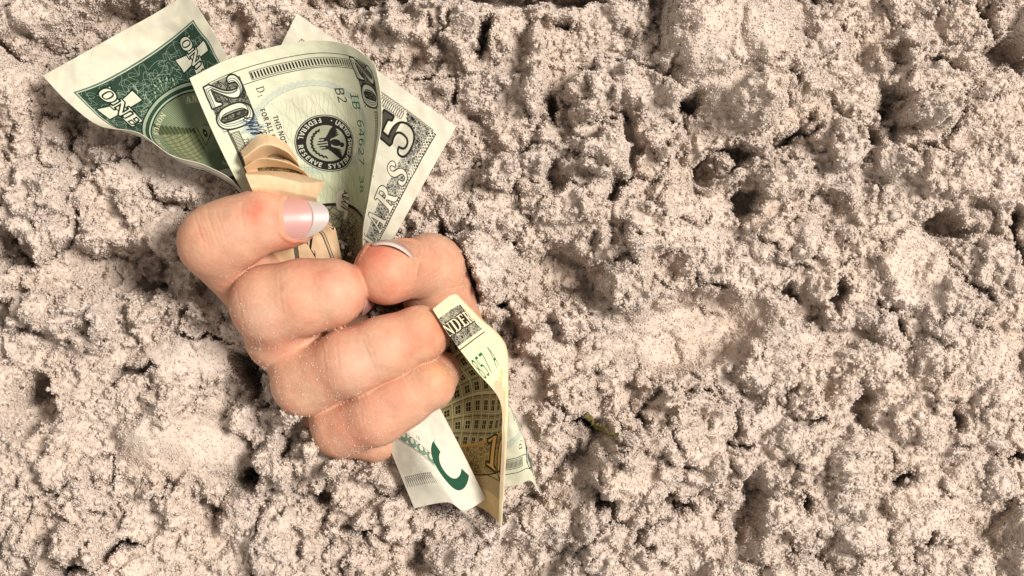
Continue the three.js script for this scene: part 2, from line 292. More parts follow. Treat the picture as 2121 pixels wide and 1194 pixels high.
// nails: placed on a digit's last bone
function nailFrame(f, up, root, len, along) {
  const b = D[f][D[f].length - 1], ax = (along ?? b.b.clone().sub(b.a)).clone().normalize(), n = up.clone().addScaledVector(ax, -up.dot(ax)).normalize();
  return { b, ax, n, s: new THREE.Vector3().crossVectors(ax, n), o: b.b.clone().addScaledVector(ax, root), len };
}
const nails = {
  index: nailFrame(0, new THREE.Vector3(0.05, 1, -0.1), -42, 108),
  thumb: nailFrame(4, new THREE.Vector3(0.30, 0, -0.95), -38, 112, new THREE.Vector3(-0.015, 1, -0.01)),
  middle: nailFrame(1, new THREE.Vector3(1, 0.25, 0.12), -58, 96),
};
nails.index.hw = 41; nails.index.r = 50; nails.thumb.hw = 50; nails.thumb.r = 60; nails.middle.hw = 40; nails.middle.r = 60;
function skinDetail(p) { // relief in units
  let d = 0.35 * vn3(p.x / 5, p.y / 5, p.z / 5) + 0.8 * vn3(p.x / 22, p.y / 22, p.z / 22) + 1.6 * vn3(p.x / 60, p.y / 60, p.z / 60);
  for (const k of ['index', 'thumb']) { // raised fold of skin round the nail
    const N = nails[k], q = p.clone().sub(N.o), t = q.dot(N.ax), s = q.dot(N.s), up = q.dot(N.n);
    if (up < 0) continue;
    const e = Math.sqrt((Math.max(0, 34 - t) / 34) ** 2 * (t < 34 ? 1 : 0) + (s / (N.hw + 1)) ** 2);
    if (t > 70) continue;
    d += 2.6 * Math.exp(-(((e - 1.10) / 0.085) ** 2)) - 3.2 * (1 - sstep(0.92, 1.02, e));
  }
  for (const c of creases) {
    const q = p.clone().sub(c.p), r = q.length(); if (r > c.r) continue;
    const t = q.dot(c.ax) + 2.5 * vn3(p.x / 14, p.y / 14, p.z / 14), fade = 1 - sstep(0.35, 1, r / c.r);
    for (let i = 0; i < c.n; i++) { const u = (t - (i - (c.n - 1) / 2) * c.gap) / c.w; d -= c.amp * fade * (0.6 + 0.4 * Math.sin(i * 2.4 + 1)) * Math.exp(-u * u); }
  }
  return d;
}
const creases = [
  [[440, 470, 262], [1, -0.35, 0], 66, 7, 9, 0.9], [[510, 445, 290], [1, -0.1, 0], 55, 3, 9, 0.7], [[592, 600, 285], [1, -0.1, 0], 80, 3, 12, 0.5], [[515, 640, 255], [1, -0.2, 0], 60, 4, 10, 0.35],
  [[690, 740, 285], [1, -0.15, 0], 70, 5, 10, 0.5], [[775, 735, 285], [1, -0.4, 0], 60, 3, 10, 0.6], [[760, 855, 252], [1, -0.3, 0], 60, 4, 9, 0.45], [[860, 800, 258], [1, -0.6, 0], 45, 3, 8, 0.7],
  [[915, 540, 180], [0.5, 0.85, 0], 66, 8, 9, 1.0], [[945, 620, 110], [0.3, 1, 0], 70, 5, 12, 0.8], [[870, 585, 175], [0.7, 0.7, 0], 40, 3, 8, 1.0],
].map(([p, a, r, n, gap, amp]) => ({ p: at(...p), ax: new THREE.Vector3(a[0], a[2], a[1]).normalize(), r, n, gap, amp: amp * 1.5, w: 2.0 }));

function surfaceNet(sd, lo, hi, cell) {
  const n = [0, 1, 2].map((i) => Math.ceil((hi[i] - lo[i]) / cell) + 1), [nx, ny, nz] = n, f = new Float32Array(nx * ny * nz);
  for (let k = 0, q = 0; k < nz; k++) for (let j = 0; j < ny; j++) for (let i = 0; i < nx; i++, q++) f[q] = sd(lo[0] + i * cell, lo[1] + j * cell, lo[2] + k * cell);
  const id = new Int32Array(nx * ny * nz).fill(-1), pos = [], idx = [], sx = 1, sy = nx, sz = nx * ny;
  const off = [0, 1, sy, sy + 1, sz, sz + 1, sz + sy, sz + sy + 1];
  const edges = [[0, 1], [2, 3], [4, 5], [6, 7], [0, 2], [1, 3], [4, 6], [5, 7], [0, 4], [1, 5], [2, 6], [3, 7]];
  for (let k = 0; k < nz - 1; k++) for (let j = 0; j < ny - 1; j++) for (let i = 0; i < nx - 1; i++) {
    const q = i + j * sy + k * sz; let neg = 0;
    for (const o of off) if (f[q + o] < 0) neg++;
    if (!neg || neg === 8) continue;
    let x = 0, y = 0, z = 0, c = 0;
    for (const [a, b] of edges) {
      const fa = f[q + off[a]], fb = f[q + off[b]]; if ((fa < 0) === (fb < 0)) continue;
      const t = fa / (fa - fb); x += lerp(a & 1, b & 1, t); y += lerp((a >> 1) & 1, (b >> 1) & 1, t); z += lerp(a >> 2, b >> 2, t); c++;
    }
    id[q] = pos.length / 3; pos.push(lo[0] + (i + x / c) * cell, lo[1] + (j + y / c) * cell, lo[2] + (k + z / c) * cell);
  }
  for (let k = 1; k < nz - 1; k++) for (let j = 1; j < ny - 1; j++) for (let i = 1; i < nx - 1; i++) {
    const q = i + j * sy + k * sz, s = f[q] < 0;
    for (const [st, u, v] of [[sx, sy, sz], [sy, sz, sx], [sz, sx, sy]]) {
      if ((f[q + st] < 0) === s) continue;
      const a = id[q], b = id[q - u], c = id[q - u - v], d = id[q - v];
      if (a < 0 || b < 0 || c < 0 || d < 0) continue;
      if (s) idx.push(a, b, c, a, c, d); else idx.push(a, c, b, a, d, c);
    }
  }
  return { pos, idx };
}
const hand = new THREE.Group(); hand.name = 'hand';
tag(hand, 'bare fist rising out of the sand and gripping a bundle of crumpled banknotes', 'hand');
const handOrigin = at(740, 760, 0);
hand.position.copy(handOrigin).multiplyScalar(S);
const local = (v) => v.clone().sub(handOrigin).multiplyScalar(S);
const skinPts = [];
{
  const lo = at(350, 375, 0), hi = at(1060, 1000, 0);
  const { pos, idx } = surfaceNet(handSD, [lo.x, -130, lo.z], [hi.x, 320, hi.z], 3.4);
  const g = new THREE.BufferGeometry(); const nv = pos.length / 3;
  const P3 = new Float32Array(pos), C3 = new Float32Array(pos.length), p = new THREE.Vector3(), n = new THREE.Vector3(), e = 1.5;
  const reds = [[at(535, 440, 290), 34, 0.9], [at(600, 500, 250), 40, 0.5], [at(660, 545, 280), 60, 0.4], [at(775, 525, 262), 50, 0.8], [at(800, 600, 250), 46, 0.35], [at(915, 690, 270), 46, 0.5], [at(815, 830, 262), 40, 0.45], [at(745, 900, 220), 50, 0.35], [at(560, 700, 220), 50, 0.3]];
  const pales = [[at(545, 655, 275), 40, 0.8], [at(490, 470, 300), 34, 0.5], [at(745, 755, 300), 46, 0.8], [at(560, 490, 290), 30, 0.5], [at(805, 850, 265), 30, 0.5], [at(700, 610, 310), 50, 0.4]];
  const yellows = [[at(925, 765, 250), 36, 0.6], [at(905, 660, 270), 40, 0.3], [at(840, 540, 220), 24, 0.3]];
  const blob = (list, q) => { let m = 0; for (const [c, r, a] of list) { const d = c.distanceToSquared(q) / (r * r); if (d < 6) m += a * Math.exp(-d); } return m; };
  for (let i = 0; i < nv; i++) {
    p.set(P3[i * 3], P3[i * 3 + 1], P3[i * 3 + 2]);
    for (let it = 0; it < 2; it++) {
      const d = handSD(p.x, p.y, p.z);
      n.set(handSD(p.x + e, p.y, p.z) - handSD(p.x - e, p.y, p.z), handSD(p.x, p.y + e, p.z) - handSD(p.x, p.y - e, p.z), handSD(p.x, p.y, p.z + e) - handSD(p.x, p.y, p.z - e)).normalize();
      p.addScaledVector(n, -clamp(d, -3, 3));
    }
    p.addScaledVector(n, skinDetail(p));
    if (p.y > 0) skinPts.push([p.clone(), n.clone()]);
    const red = clamp(blob(reds, p) + 0.30 * vn3(p.x / 34, p.y / 34, p.z / 34) + 0.16 * vn3(p.x / 9, p.y / 9, p.z / 9), -0.35, 1), pale = clamp(blob(pales, p)), yel = blob(yellows, p), gr = 1 + 0.07 * vn3(p.x / 3.5, p.y / 3.5, p.z / 3.5) + 0.05 * vn3(p.x / 18, p.y / 18, p.z / 18);
    let r = lerp(0.69, 0.64, red), gg = lerp(0.365, 0.19, red), b = lerp(0.232, 0.112, red);
    r = lerp(r, 0.66, pale * 0.6); gg = lerp(gg, 0.45, pale * 0.6); b = lerp(b, 0.34, pale * 0.6);
    b *= 1 - 0.35 * clamp(yel);
    C3[i * 3] = r * gr; C3[i * 3 + 1] = gg * gr; C3[i * 3 + 2] = b * gr;
    p.sub(handOrigin).multiplyScalar(S); P3[i * 3] = p.x; P3[i * 3 + 1] = p.y; P3[i * 3 + 2] = p.z;
  }
  g.setAttribute('position', new THREE.BufferAttribute(P3, 3)); g.setAttribute('color', new THREE.BufferAttribute(C3, 3));
  g.setIndex(idx); g.computeVertexNormals();
  // surface nets may come out wound either way; make the normals point outwards
  { const N = g.attributes.normal, k = skinPts.length; let s = 0; for (let i = 0; i < nv; i += 97) { const y = P3[i * 3 + 1]; if (y > 200 * S) s += N.getY(i); }
    if (s < 0) { const I = g.index.array; for (let i = 0; i < I.length; i += 3) { const t = I[i]; I[i] = I[i + 1]; I[i + 1] = t; } g.computeVertexNormals(); } }
  const skin = new THREE.MeshPhysicalMaterial({ vertexColors: true, roughness: 1, specularIntensity: 0.4, clearcoat: 0.35, clearcoatRoughness: 0.48, transmission: 0.18, thickness: 0 });
  const body = new THREE.Mesh(g, skin); body.name = 'skin'; hand.add(body);
  console.log('hand', nv, idx.length / 3);
}
// nails
function nailGeo(N, t0, t1, sideMax, thick, lift = 2.4) {
  // patch from t0(s) to t1(s) along the digit, s across; with thickness
  const A = 24, B = 20, top = [], bot = [];
  for (let i = 0; i <= A; i++) for (let j = 0; j <= B; j++) {
    const s = -1 + 2 * i / A, a = t0(s), b = t1(s), t = lerp(a, b, j / B), tt = t / N.len;
    const ph = s * sideMax, R = N.r * (1 - 0.05 * sstep(0.35, 1, tt)) + lift;
    const c = N.o.clone().addScaledVector(N.ax, t).addScaledVector(N.n, R * Math.cos(ph) - N.r * 0.10 * sstep(0.4, 1.05, tt) * tt).addScaledVector(N.s, R * Math.sin(ph) * (1 - 0.0 * tt));
    top.push(c); bot.push(c.clone().addScaledVector(N.n, -(thick ?? 3) * Math.cos(ph)).addScaledVector(N.s, -(thick ?? 3) * Math.sin(ph)));
  }
  const pos = [...top, ...bot].flatMap((v) => local(v).toArray()), idx = [], W = B + 1, O = top.length;
  for (let i = 0; i < A; i++) for (let j = 0; j < B; j++) { const a = i * W + j, b = a + 1, c = a + W, d = c + 1; idx.push(a, b, c, c, b, d, O + a, O + c, O + b, O + c, O + d, O + b); }
  for (let i = 0; i < A; i++) for (const j of [0, B]) { const a = i * W + j, c = a + W; idx.push(a, c, O + a, c, O + c, O + a); }
  for (const i of [0, A]) for (let j = 0; j < B; j++) { const a = i * W + j, b = a + 1; idx.push(a, O + a, b, b, O + a, O + b); }
  const g = new THREE.BufferGeometry(); g.setAttribute('position', new THREE.Float32BufferAttribute(pos, 3)); g.setIndex(idx); g.computeVertexNormals();
  return g;
}
const nailPink = new THREE.MeshPhysicalMaterial({ color: new THREE.Color().setRGB(0.50, 0.265, 0.235), roughness: 0.4, clearcoat: 0.25, clearcoatRoughness: 0.4 });
const nailWhite = new THREE.MeshPhysicalMaterial({ color: new THREE.Color().setRGB(0.43, 0.365, 0.33), roughness: 0.42, clearcoat: 0.15, clearcoatRoughness: 0.4 });
{
  const cut = (s) => 34 * (1 - Math.sqrt(Math.max(0, 1 - s * s * 0.98)));
  const smile = (L, dip) => (s) => L - dip * s * s;
  const add = (N, bedEnd, tipEnd, side, thick, white = nailWhite) => {
    const plate = new THREE.Mesh(nailGeo(N, cut, bedEnd, side, thick), nailPink); plate.name = 'nail'; hand.add(plate);
    const tip = new THREE.Mesh(nailGeo(N, bedEnd, tipEnd, side, thick), white); tip.name = 'nail_tip'; plate.add(tip);
  };
  add(nails.index, smile(72, 22), (s) => 52 + 53 * (1 - Math.pow(Math.abs(s), 2.3)), 0.96);
  add(nails.thumb, smile(80, 14), (s) => 86 + 13 * Math.pow(Math.max(0, 1 - s * s), 0.6) - 14 * s * s, 0.8, 5, new THREE.MeshPhysicalMaterial({ color: new THREE.Color().setRGB(0.58, 0.47, 0.40), roughness: 0.6 }));
  add(nails.middle, smile(70, 16), (s) => 72 + 12 * Math.pow(Math.max(0, 1 - s * s), 0.6) - 14 * s * s, 0.8);
}
// grains stuck to the skin: thick on the ring and little finger, along the edges by the sand, thin elsewhere
{
  const dense = [[590, 760, 70, 1.6], [660, 740, 60, 1.0], [700, 880, 60, 1.8], [760, 880, 60, 1.2], [930, 760, 34, 2.2], [880, 780, 40, 1.0], [540, 700, 46, 1.6], [490, 640, 24, 0.9], [900, 500, 34, 1.5], [940, 560, 34, 1.5], [960, 620, 30, 1.2], [850, 560, 26, 0.9], [500, 560, 34, 0.9], [420, 470, 50, 0.22], [800, 700, 60, 0.35], [870, 660, 30, 0.4], [760, 940, 50, 1.2], [640, 840, 50, 1.5], [820, 850, 50, 0.7], [700, 640, 90, 0.05], [620, 420, 40, 0.06], [800, 560, 60, 0.08]];
  scatter('sand_specks', [lumpGeo(1, 0.35, 50)], 3600, () => {
    const [p, n] = skinPts[Math.floor(rnd() * skinPts.length)], f = 1 - p.y / LENS, x = p.x / f + 1060.5, y = p.z / f + 597;
    let m = 0.006; for (const [cx, cy, r, a] of dense) m += a * Math.exp(-((x - cx) ** 2 + (y - cy) ** 2) / (r * r));
    m *= 0.15 + 1.6 * sstep(-0.1, 0.5, gn(x / 14, y / 14, 95));
    if (rnd() > m * 0.5) return null;
    const r = 0.5 + 0.9 * rnd() * rnd();
    return [p.x - handOrigin.x + n.x * r * 0.4, p.y + n.y * r * 0.4, p.z - handOrigin.z + n.z * r * 0.4, r];
  }, () => COL.setRGB(0.60, 0.52, 0.45).multiplyScalar(0.85 + 0.3 * rnd()), hand);
}
scene.add(shade(hand));

// ---------------------------------------------------------------- prints of the notes
const TW = 2048, TH = 872;
function canvas(paper, draw, w = TW, h = TH) {
  const c = document.createElement('canvas'); c.width = w; c.height = h; const g = c.getContext('2d');
  g.fillStyle = paper; g.fillRect(0, 0, w, h); g.lineJoin = 'round';
  draw(g, w, h);
  // paper fibre and handling marks
  const im = g.getImageData(0, 0, w, h), a = im.data;
  for (let y = 0; y < h; y++) for (let x = 0; x < w; x++) {
    const k = (y * w + x) * 4, f = 1 + 0.025 * gn(x / 60, y / 60, 201) + 0.02 * gn(x / 13, y / 13, 202) + 0.03 * (hash(x, y, 203) - 0.5);
    a[k] = clamp(a[k] * f, 0, 255); a[k + 1] = clamp(a[k + 1] * f, 0, 255); a[k + 2] = clamp(a[k + 2] * (f - 0.012 * gn(x / 90, y / 90, 204)), 0, 255);
  }
  g.putImageData(im, 0, 0);
  const t = new THREE.CanvasTexture(c); t.colorSpace = THREE.SRGBColorSpace; t.magFilter = THREE.LinearFilter; t.anisotropy = 8;
  return t;
}
function lace(g, x, y, w, h, ink, n = 60, lw = 1.6, sd = 0) { // interlaced engraved lines filling a box
  g.save(); g.beginPath(); g.rect(x, y, w, h); g.clip(); g.strokeStyle = ink; g.lineWidth = lw;
  for (let i = 0; i < n; i++) {
    g.beginPath(); const a = hash(i, sd, 301) * 6.28, r = 30 + 60 * hash(i, sd, 302), cx = x + w * hash(i, sd, 303), cy = y + h * hash(i, sd, 304);
    for (let t = 0; t < 60; t++) { const u = t / 59 * 6.283, q = r * (1 + 0.45 * Math.cos(5 * u + a)); const X = cx + q * Math.cos(u), Y = cy + q * Math.sin(u); t ? g.lineTo(X, Y) : g.moveTo(X, Y); }
    g.stroke();
  }
  g.restore();
}
function hatch(g, x, y, w, h, ink, gap = 5, lw = 1.5, slope = 0.5) {
  g.save(); g.beginPath(); g.rect(x, y, w, h); g.clip(); g.strokeStyle = ink; g.lineWidth = lw;
  for (let t = -h; t < w + h; t += gap) { g.beginPath(); g.moveTo(x + t, y); g.lineTo(x + t + h * slope, y + h); g.stroke(); }
  g.restore();
}
function spring(g, x, y, len, amp, n, ink, lw = 2) { // the coil border, running down the note
  g.strokeStyle = ink; g.lineWidth = lw;
  for (const s of [-1, 1]) { g.beginPath(); for (let i = 0; i <= n * 24; i++) { const u = i / 24, X = x + s * amp * Math.cos(u * 6.283), Y = y + u * len / n + s * 7 * Math.sin(u * 6.283) * 1.4; i ? g.lineTo(X, Y) : g.moveTo(X, Y); } g.stroke(); }
}
function comb(g, x, y, w, h, gap, ink) { g.strokeStyle = ink; g.lineWidth = 2.5; g.strokeRect(x, y, w, h); g.fillStyle = ink; for (let t = 0; t < h; t += gap) g.fillRect(x + w * 0.12, y + t, w * 0.76, gap * 0.55); }
function numeral(g, text, x, y, size, fill, ink, font = 'serif', lw = 5, sx = 1, rot = 0) {
  g.save(); g.translate(x, y); g.rotate(rot); g.scale(sx, 1); g.font = `bold ${size}px ${font}`; g.textAlign = 'center'; g.textBaseline = 'middle';
  g.lineWidth = lw * 2.4; g.strokeStyle = ink; g.strokeText(text, 0, 0); g.fillStyle = fill; g.fillText(text, 0, 0);
  g.lineWidth = lw * 0.35; g.strokeText(text, 0, 0); g.restore();
}
function ringText(g, text, cx, cy, r, from, sweep, size, fill, font = 'sans-serif') {
  g.save(); g.font = `bold ${size}px ${font}`; g.fillStyle = fill; g.textAlign = 'center'; g.textBaseline = 'middle';
  for (let i = 0; i < text.length; i++) { const a = from + sweep * i / (text.length - 1); g.save(); g.translate(cx + r * Math.cos(a), cy + r * Math.sin(a)); g.rotate(a + Math.PI / 2 * Math.sign(sweep)); g.fillText(text[i], 0, 0); g.restore(); }
  g.restore();
}
function scribble(g, x, y, w, h, ink, lw, sd) { g.strokeStyle = ink; g.lineWidth = lw; g.beginPath(); let X = x; for (let i = 0; i <= 90; i++) { const u = i / 90; const a = h * (0.5 + 0.5 * hash(Math.floor(u * 11), sd, 7)); X = x + u * w + 0.05 * w * Math.sin(u * 50); const Y = y + a * Math.sin(u * 62 + 2 * hash(Math.floor(u * 5), sd, 8)) - u * h * 0.2; i ? g.lineTo(X, Y) : g.moveTo(X, Y); } g.stroke(); }
const mm = (f) => f;

const INK = '#2b2926', GREEN = '#1f6a45';
// twenty, front: the left end is what shows
const twentyFront = canvas('#e4e5cc', (g, W, H) => {
  // soft colour band behind the portrait
  g.fillStyle = 'rgba(196,208,170,0.55)'; g.fillRect(560, 60, 900, H - 120);
  // embossed blue seal
  g.strokeStyle = 'rgba(120,150,165,0.4)'; g.lineWidth = 4; g.beginPath(); g.ellipse(400, 470, 190, 250, 0, 0, 6.29); g.stroke();
  for (let i = 0; i < 60; i++) { const a = i / 60 * 6.283; g.fillStyle = 'rgba(150,175,185,0.28)'; g.beginPath(); g.ellipse(400 + 205 * Math.cos(a), 470 + 265 * Math.sin(a), 15, 15, 0, 0, 6.29); g.fill(); }
  for (let i = 0; i < 46; i++) { g.strokeStyle = 'rgba(120,130,120,0.30)'; g.lineWidth = 2.2; g.beginPath(); const y0 = 210 + i * 11.5; for (let t = 0; t <= 60; t++) { const x = 250 + t * 16, y = y0 + 9 * Math.sin(t * 0.7 + i) + 8 * gn(t / 4, i / 2, 31); t ? g.lineTo(x, y) : g.moveTo(x, y); } g.stroke(); }
  // frame
  comb(g, 84, 190, 40, H - 420, 13, INK);
  g.strokeStyle = INK; g.lineWidth = 3; g.strokeRect(62, 58, W - 124, H - 116); g.strokeRect(132, 62, W - 264, H - 124);
  for (const y of [66, H - 100]) { g.strokeRect(330, y, W - 660, 34); hatch(g, 330, y, W - 660, 34, INK, 8, 3, 0); }
  for (const [x, y] of [[190, 114], [190, H - 114], [W - 190, 114], [W - 190, H - 114]]) {
    g.fillStyle = '#8d907f'; g.beginPath(); g.roundRect(x - 122, y - 76, 250, 152, 50); g.fill(); lace(g, x - 120, y - 76, 244, 152, INK, 26, 2, x + y);
    numeral(g, '20', x, y + 6, 200, '#e4e9d6', INK, 'serif', 5, 1.15);
    g.save(); g.translate(x, y + 6); g.scale(1.1, 1); g.font = 'bold 186px serif'; g.textAlign = 'center'; g.textBaseline = 'middle'; g.strokeStyle = '#55564c'; g.lineWidth = 3; g.strokeText('20', 0, 0); g.font = 'bold 168px serif'; g.strokeStyle = INK; g.strokeText('20', 0, 0); g.restore();
  }
  // serial, seal, small writing
  g.textAlign = 'left'; g.textBaseline = 'alphabetic';
  g.fillStyle = GREEN; g.font = '68px monospace'; g.fillText('IB 64627 38', 250, 268);
  g.fillStyle = INK; g.font = '62px monospace'; g.fillText('B2', 232, 340);
  g.fillStyle = INK; g.beginPath(); g.arc(480, 440, 132, 0, 6.29); g.fill();
  g.fillStyle = '#aeb29c'; g.beginPath(); g.arc(480, 440, 84, 0, 6.29); g.fill();
  ringText(g, 'FEDERAL RESERVE SYSTEM', 480, 440, 108, Math.PI * 0.98, -Math.PI * 1.24, 30, '#d9ddca');
  ringText(g, '· UNITED STATES ·', 480, 440, 108, -Math.PI * 0.88, Math.PI * 0.62, 30, '#d9ddca');
  g.strokeStyle = '#d9ddca'; g.lineWidth = 3; g.beginPath(); g.arc(480, 440, 127, 0, 6.29); g.stroke();
  // bird with a striped shield, wreath
  g.fillStyle = INK;
  for (const s of [-1, 1]) for (let i = 0; i < 6; i++) { g.beginPath(); g.ellipse(480 + s * (24 + i * 8), 420 - i * 3, 5, 40 - i * 3, s * (0.35 + i * 0.08), 0, 6.29); g.fill(); }
  g.beginPath(); g.ellipse(480, 404, 16, 22, 0.3, 0, 6.29); g.fill(); g.beginPath(); g.arc(492, 378, 11, 0, 6.29); g.fill();
  g.fillRect(452, 424, 56, 14); for (let i = 0; i < 5; i++) g.fillRect(453 + i * 12, 440, 6, 40 - Math.abs(i - 2) * 6);
  for (let i = 0; i < 22; i++) { const a = 0.3 + i / 21 * 2.5; g.beginPath(); g.ellipse(480 + 66 * Math.cos(a), 440 + 62 * Math.sin(a), 9, 4, a + 0.8 * (i % 2 ? 1 : -1), 0, 6.29); g.fill(); }
  g.font = 'bold 31px sans-serif'; g.fillText('THIS NOTE IS LEGAL TENDER', 310, 622); g.fillText('FOR ALL DEBTS, PUBLIC AND PRIVATE', 262, 660);
  g.fillStyle = 'rgba(120,150,185,0.35)'; g.beginPath(); for (let i = 0; i < 10; i++) { const a = i / 10 * 6.283, r = i % 2 ? 30 : 66; g.lineTo(330 + r * Math.cos(a), 716 + r * Math.sin(a)); } g.fill();
  scribble(g, 270, 712, 300, 30, '#23283a', 4, 3); scribble(g, 300, 708, 220, 42, '#23283a', 3, 9);
  g.fillStyle = INK; g.font = 'italic 32px serif'; g.fillText('Treasurer of the United States.', 370, 772);
  g.font = '44px serif'; g.fillText('D', 160, 640); g.font = '26px serif'; g.fillText('1', 196, 644);
  // the middle of the note, half hidden in the fist: plain engraved oval
  g.fillStyle = '#a6a285'; g.beginPath(); g.ellipse(1000, 440, 240, 330, 0, 0, 6.29); g.fill();
  lace(g, 770, 110, 470, 660, '#3a372c', 90, 2.4, 44); lace(g, 770, 110, 470, 660, '#a09a7c', 40, 2, 45);
  g.strokeStyle = INK; g.lineWidth = 14; g.beginPath(); g.ellipse(1000, 440, 240, 330, 0, 0, 6.29); g.stroke();
  g.font = 'bold 90px serif'; g.fillStyle = INK; g.fillText('TWENTY DOLLARS', 720, 830);
});
const twentyBack = canvas('#dde3cd', (g, W, H) => {
  g.strokeStyle = '#4c6a52'; g.lineWidth = 6; g.strokeRect(70, 60, W - 140, H - 120); lace(g, 76, 66, W - 152, 90, '#4c6a52', 130, 2, 5); lace(g, 76, H - 156, W - 152, 90, '#4c6a52', 130, 2, 6); lace(g, 76, 66, 130, H - 132, '#4c6a52', 60, 2, 7);
  numeral(g, '20', 200, 160, 180, '#e2e7d4', '#2e5540', 'serif', 6); numeral(g, '20', 200, H - 160, 180, '#e2e7d4', '#2e5540', 'serif', 6);
}, 1024, 436);
// five, front: the right end is what shows
const fiveFront = canvas('#f2ecda', (g, W, H) => {
  spring(g, W - 120, 70, H - 150, 34, 34, '#3a3833', 2.2);
  // lower border with its big lettering
  g.fillStyle = INK; g.beginPath(); g.moveTo(600, H - 62); g.lineTo(W - 96, H - 62); g.lineTo(W - 96, H - 226); g.lineTo(W - 250, H - 150); g.lineTo(600, H - 168); g.fill();
  lace(g, 600, H - 226, W - 696, 160, '#e9e5d6', 190, 1.5, 12);
  g.fillStyle = '#f2ecda'; g.beginPath(); g.moveTo(590, H - 232); g.lineTo(W - 90, H - 232); g.lineTo(W - 252, H - 152); g.lineTo(590, H - 170); g.fill();
  hatch(g, 600, H - 92, W - 700, 26, '#f2ecda', 18, 4, 0.8); hatch(g, 600, H - 92, W - 700, 26, '#f2ecda', 18, 4, -0.8);
  g.save(); g.font = 'bold 150px serif'; g.textAlign = 'center'; g.lineWidth = 9; g.strokeStyle = INK; g.fillStyle = '#f2ecda';
  'FIVE DOLLARS'.split('').forEach((c, i) => { const x = W - 400 - (11 - i) * 150; g.strokeText(c, x, H - 78); g.fillText(c, x, H - 78); }); g.restore();
  numeral(g, '5', W - 232, H - 222, 250, '#f2ecda', INK, 'serif', 7, 1.35);
  g.save(); g.beginPath(); g.rect(W - 330, H - 330, 200, 105); g.clip(); numeral(g, '5', W - 232, H - 222, 250, '#55524a', INK, 'serif', 4, 1.35); g.restore();
  hatch(g, W - 300, H - 210, 140, 90, 'rgba(90,86,78,0.5)', 6, 2, 0);
  numeral(g, '5', W - 232, 190, 220, '#f2ecda', INK, 'serif', 7, 1.2);
  g.strokeStyle = INK; g.lineWidth = 4; g.beginPath(); g.moveTo(W - 330, 150); g.lineTo(600, 150); g.stroke(); hatch(g, 600, 66, W - 940, 84, INK, 9, 4, 0.4);
  g.fillStyle = INK; g.textAlign = 'left'; g.font = '30px serif'; g.fillText('FW', W - 470, H - 300); g.font = '44px serif'; g.fillText('C', W - 420, H - 296); g.font = '26px serif'; g.fillText('21', W - 382, H - 292);
  scribble(g, W - 760, H - 330, 260, 34, INK, 5, 15); g.font = 'italic 34px serif'; g.fillText('Secretary of the Treasury.', W - 900, H - 236);
  g.fillStyle = GREEN; g.font = '62px monospace'; g.fillText('CB 1934 A', W - 760, 250);
});
const fiveBackPlain = canvas('#ece8d8', (g, W, H) => { g.strokeStyle = '#4d6b57'; g.lineWidth = 5; g.strokeRect(80, 70, W - 160, H - 140); lace(g, 84, 74, W - 168, H - 148, '#5d7a66', 160, 1.6, 71); }, 1024, 436);
// the five that pokes out below: the sheet as it shows there
const fiveLower = canvas('#efebdc', (g, W, H) => {
  g.strokeStyle = '#b9b6a6'; g.lineWidth = 2; lace(g, 200, 300, 420, 420, 'rgba(140,136,120,0.22)', 40, 2, 81);
  g.save(); g.translate(360, 350); g.rotate(0.8);
  g.fillStyle = '#2d4a3a'; g.font = '54px sans-serif'; g.fillText('16', 60, -40);
  g.strokeStyle = '#2d4a3a'; g.lineWidth = 5; g.beginPath(); g.moveTo(-260, 0); g.lineTo(310, 0); g.lineTo(310, -200); g.stroke();
  for (let i = 0; i < 5; i++) { const x = -210 + i * 116; g.fillStyle = '#7d9c88'; g.beginPath(); g.ellipse(x, 48, 54, 48, 0, 0, 6.29); g.fill(); g.strokeStyle = '#22402f'; g.lineWidth = 4; g.stroke(); g.fillStyle = '#dfe0cd'; g.beginPath(); g.ellipse(x, 30, 26, 34, 0, 0, 6.29); g.fill(); g.stroke(); }
  g.beginPath(); g.moveTo(-260, 96); g.lineTo(300, 96); g.stroke(); hatch(g, -260, 98, 560, 22, '#22402f', 9, 3, 0); g.restore();
  g.save(); g.translate(770, 650); g.rotate(0.1); g.strokeStyle = '#214f38'; g.lineWidth = 96; g.beginPath(); g.ellipse(0, 0, 215, 165, 0, -2.0, 0.7, true); g.stroke();
  g.strokeStyle = 'rgba(120,160,135,0.35)'; g.lineWidth = 3; for (let i = -36; i < 40; i += 8) { g.beginPath(); g.ellipse(0, 0, 215 + i, 165 + i, 0, -2.0, 0.7, true); g.stroke(); } g.restore();
  g.save(); g.translate(30, 740); g.rotate(-1.5708 + 0.06); spring(g, 0, 0, 340, 56, 7, '#3b3d38', 5); g.restore();
}, 1024, 1024);
